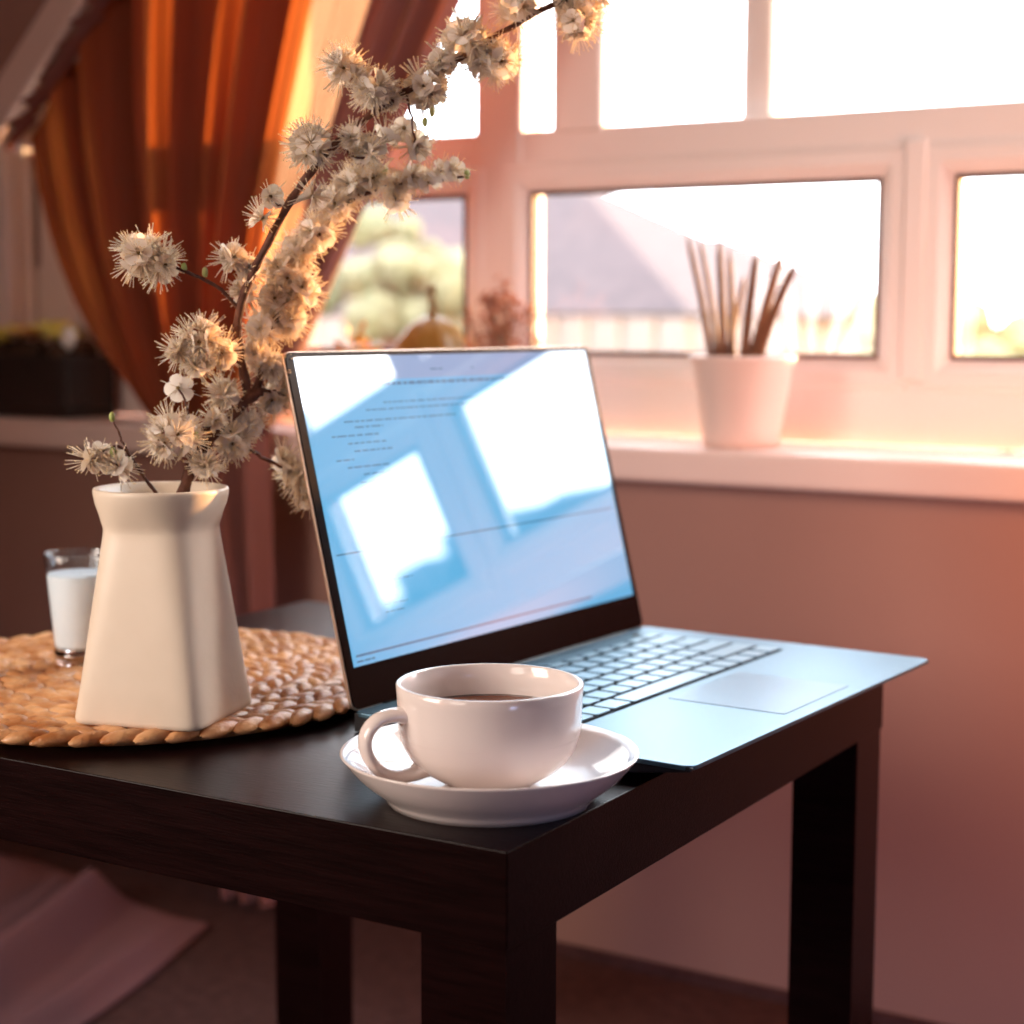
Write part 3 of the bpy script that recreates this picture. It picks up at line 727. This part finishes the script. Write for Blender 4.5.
# ------------------------------------------------------------------ outside
struct('floor_garden', box(nb(), -40, 30, 1.2, 60, -.75, -.6), M['ground']).name = 'garden_ground'
def house(name, label, y0, y1, xa, xb, z0, ze, zr, hip, wins):
    h = thing(name, label, 'house', ((xa+xb)/2, y0, z0))
    O = Vector(((xa+xb)/2, y0, z0))
    bm = nb(); box(bm, xa-O.x, xb-O.x, 0, y1-y0, 0, ze-z0); obj('wall', bm, M['hwall'], h)
    bm = nb(); e = .25
    v = [bm.verts.new(c) for c in ((xa-e-O.x, -e, ze-z0), (xb+e-O.x, -e, ze-z0), (xb+e-O.x, y1-y0+e, ze-z0), (xa-e-O.x, y1-y0+e, ze-z0), (xa+hip-O.x, (y1-y0)/2, zr-z0), (xb-hip-O.x, (y1-y0)/2, zr-z0))]
    for f in ((0,1,5,4),(1,2,5),(2,3,4,5),(3,0,4),(3,2,1,0)): bm.faces.new([v[i] for i in f])
    obj('roof', bm, M['roof'], h)
    for (wx0, wx1, wz0, wz1) in wins:
        obj('window', box(nb(), wx0-O.x, wx1-O.x, -.03, .01, wz0-z0, wz1-z0), M['hglass'], h)
    return h
P1 = un(640, 310, 1, 9.0); P2 = un(575, 178, 1, 10.5)
house('house', 'mauve-roofed house with steep hip, nearest beyond the window', 9, 12, -9.5, un(672, 312, 1, 9).x, -.6, un(600, 314, 1, 9).z, P2.z, un(672, 312, 1, 9).x-P2.x, [(-6.5,-6.0,-.1,.5),(-5.6,-5.1,-.1,.5),(-4.7,-4.3,-.1,.5)])
P3 = un(722, 236, 1, 15)
house('house', 'farther low mauve-roofed house seen behind the pot of stalks', 13.5, 16.5, -11, un(790, 312, 1, 13.5).x, -.6, un(700, 314, 1, 13.5).z, P3.z, un(790, 312, 1, 13.5).x-P3.x, [(-8.2,-7.6,-.1,.5),(-6.8,-6.2,-.1,.5)])
SO = Vector((-.2, .33, .6))
def ad(az, el, D): return SO + Vector((math.sin(math.radians(az))*D, math.cos(math.radians(az))*D, math.tan(math.radians(el))*D))
h3 = thing('house', 'dark-roofed house out to the right, mirrored only in the laptop screen', 'house', (ad(35,0,12).x, 9.4, -.6))
def hb(nm, a0, a1, el, mt, D=12, dp=3):
    p, q = ad(a0, el, D), ad(a1, el, D); L3 = h3.location; bm = nb()
    box(bm, p.x-L3.x, q.x-L3.x, 0, dp, 0, p.z+.6); obj(nm, bm, M[mt], h3)
hb('wall', 30.0, 37.0, 7.5, 'hwall'); hb('side_wing', 38.3, 41.2, 7.4, 'hwall', dp=2); hb('annexe', 41.2, 44, 5.4, 'hwall', dp=2)
hb('chimney', 33.6, 34.4, 8.5, 'roof', dp=1.2); hb('roof', 29.7, 37.3, 7.9, 'roof', dp=3.2); hb('dormer', 35.6, 36.5, 8.6, 'roof', dp=1.4); hb('wing_roof', 37.9, 39.8, 8.2, 'roof', dp=2.2)
# fence of broad boards below the roofs
fe = thing('garden_fence', 'pale garden fence of broad boards below the house roofs', 'fence', (un(640, 350, 1, 6).x, 6, -.6))
x = un(535, 350, 1, 6).x-1.2; x_end = un(780, 350, 1, 6).x; zt = un(600, 318, 1, 6).z+.6
bm = nb()
box(bm, x-fe.location.x, x_end-fe.location.x, .03, .06, zt*.3, zt*.3+.06); box(bm, x-fe.location.x, x_end-fe.location.x, .03, .06, zt*.8, zt*.8+.06)
obj('rail', bm, M['fence'], fe)
while x < x_end:
    obj('board', box(nb(), x-fe.location.x, x-fe.location.x+.125, 0, .03, 0, zt), M['fence'], fe); x += .165
def bush(name, label, c, r, m, n=18, sc=(1,1,1), cat='bush'):
    t = thing(name, label, cat, (c[0], c[1], -.6))
    bm = nb()
    for k in range(n):
        blob(bm, (rnd.uniform(-1,1)*r*sc[0], rnd.uniform(-1,1)*r*.5, c[2]+.6+rnd.uniform(-1,1)*r*sc[2]*.7), r*rnd.uniform(.25,.45), 2, .18)
    obj('foliage', bm, m, t)
    bm = nb(); tube(bm, [(0,0,0), (0.02,0,(c[2]+.6)*.9)], [.05, .03], 8); obj('trunk', bm, M['bark'], t)
c = un(400, 262, 1, 7); bush('tree', 'dark blurred tree seen through the left pane', (c.x, c.y, c.z), .28, M['bush'], 12, cat='tree')
c = un(385, 300, 1, 5.5); bush('bush', 'green garden bush low behind the left pane', (c.x, c.y, c.z), .30, M['bush'], 16, (1.2,1,.7))
c = un(1010, 335, 1, 10); bush('bush', 'pale yellow hedge low beyond the right-hand pane', (c.x, c.y, c.z-.1), .55, M['bushy'], 30, (2.5,1,.5))

# ------------------------------------------------------------------ light
wd = bpy.data.worlds.new('World'); S.world = wd; wd.use_nodes = True
bg = wd.node_tree.nodes['Background']; bg.inputs[0].default_value = (.86,.93,1,1); bg.inputs[1].default_value = 12.0
sun = bpy.data.lights.new('sun', 'SUN'); sun.energy = 19; sun.angle = math.radians(1.2); sun.color = (1,.52,.20)
so = bpy.data.objects.new('sun', sun); COL.objects.link(so)
az, el = math.radians(23), math.radians(4.5)
sd = Vector((math.sin(az)*math.cos(el), math.cos(az)*math.cos(el), math.sin(el)))
so.rotation_euler = sd.to_track_quat('Z', 'Y').to_euler()
def area(name, loc, tgt, sx, sy, e, col, spread=180):
    l = bpy.data.lights.new(name, 'AREA'); l.shape = 'RECTANGLE'; l.size = sx; l.size_y = sy; l.energy = e; l.color = col; l.spread = math.radians(spread)
    o = bpy.data.objects.new(name, l); COL.objects.link(o); o.location = loc
    o.rotation_euler = (Vector(loc)-Vector(tgt)).to_track_quat('Z', 'Y').to_euler(); return o
area('left_fill_light', (-.85, -.80, .92), (-.25, .05, .56), .5, .6, 4.9, (1,.87,.76), 100)  # added fill in mid-room for vase and blossom; no window there
area('back_fill_light', (-.4, -2.6, 1.5), (-.05, 1.0, .85), .9, 1.0, 3.3, (1,.84,.74), 76)  # added fill behind the camera, brightens the window frames
area('front_window_boost', (.455, 1.045, 1.22), (-.3, .1, .55), .18, .55, 8, (1,.93,.86))  # extra area light added at the upper right pane, lifts the vase's side
area('right_fill_light', (2.3, .6, 1.2), (-.3, .2, .5), .9, 1.0, 1.2, (.85,.86,1))  # weak added fill from the right; that wall has no opening
area('low_cool_light', (1.9, -.9, .45), (.3, .94, .12), .6, .6, 2.6, (.50,.58,1), 55)  # cool fill added to tint the lower right wall
area('right_glow_light', (.36, .64, .60), (.04, .94, .50), .16, .16, 2.8, (1,.33,.06))  # added off-frame source for the orange wall glow; no lamp stands there
area('ceiling_bounce_light', (.2, -.6, 2.15), (0, .2, 0), 2.0, 2.0, 1.2, (1,.72,.6))

# ------------------------------------------------------------------ camera
cd = bpy.data.cameras.new('Camera'); co = bpy.data.objects.new('Camera', cd); COL.objects.link(co); S.camera = co
cd.sensor_width = 36; cd.lens = F_PX/1024*36; cd.clip_start = .02; cd.clip_end = 200
Bk = -FW
co.matrix_world = Matrix(((R2.x, U2.x, Bk.x, CAM.x), (R2.y, U2.y, Bk.y, CAM.y), (R2.z, U2.z, Bk.z, CAM.z), (0,0,0,1)))
cd.dof.use_dof = True; cd.dof.focus_distance = .965; cd.dof.aperture_fstop = 5.6
S.view_settings.view_transform = 'Standard'; S.view_settings.look = 'None'; S.view_settings.gamma = 1; S.view_settings.exposure = 0
S.cycles.use_denoising = True
S.cycles.max_bounces = 10; S.cycles.diffuse_bounces = 5; S.cycles.transparent_max_bounces = 12; S.cycles.sample_clamp_indirect = 6
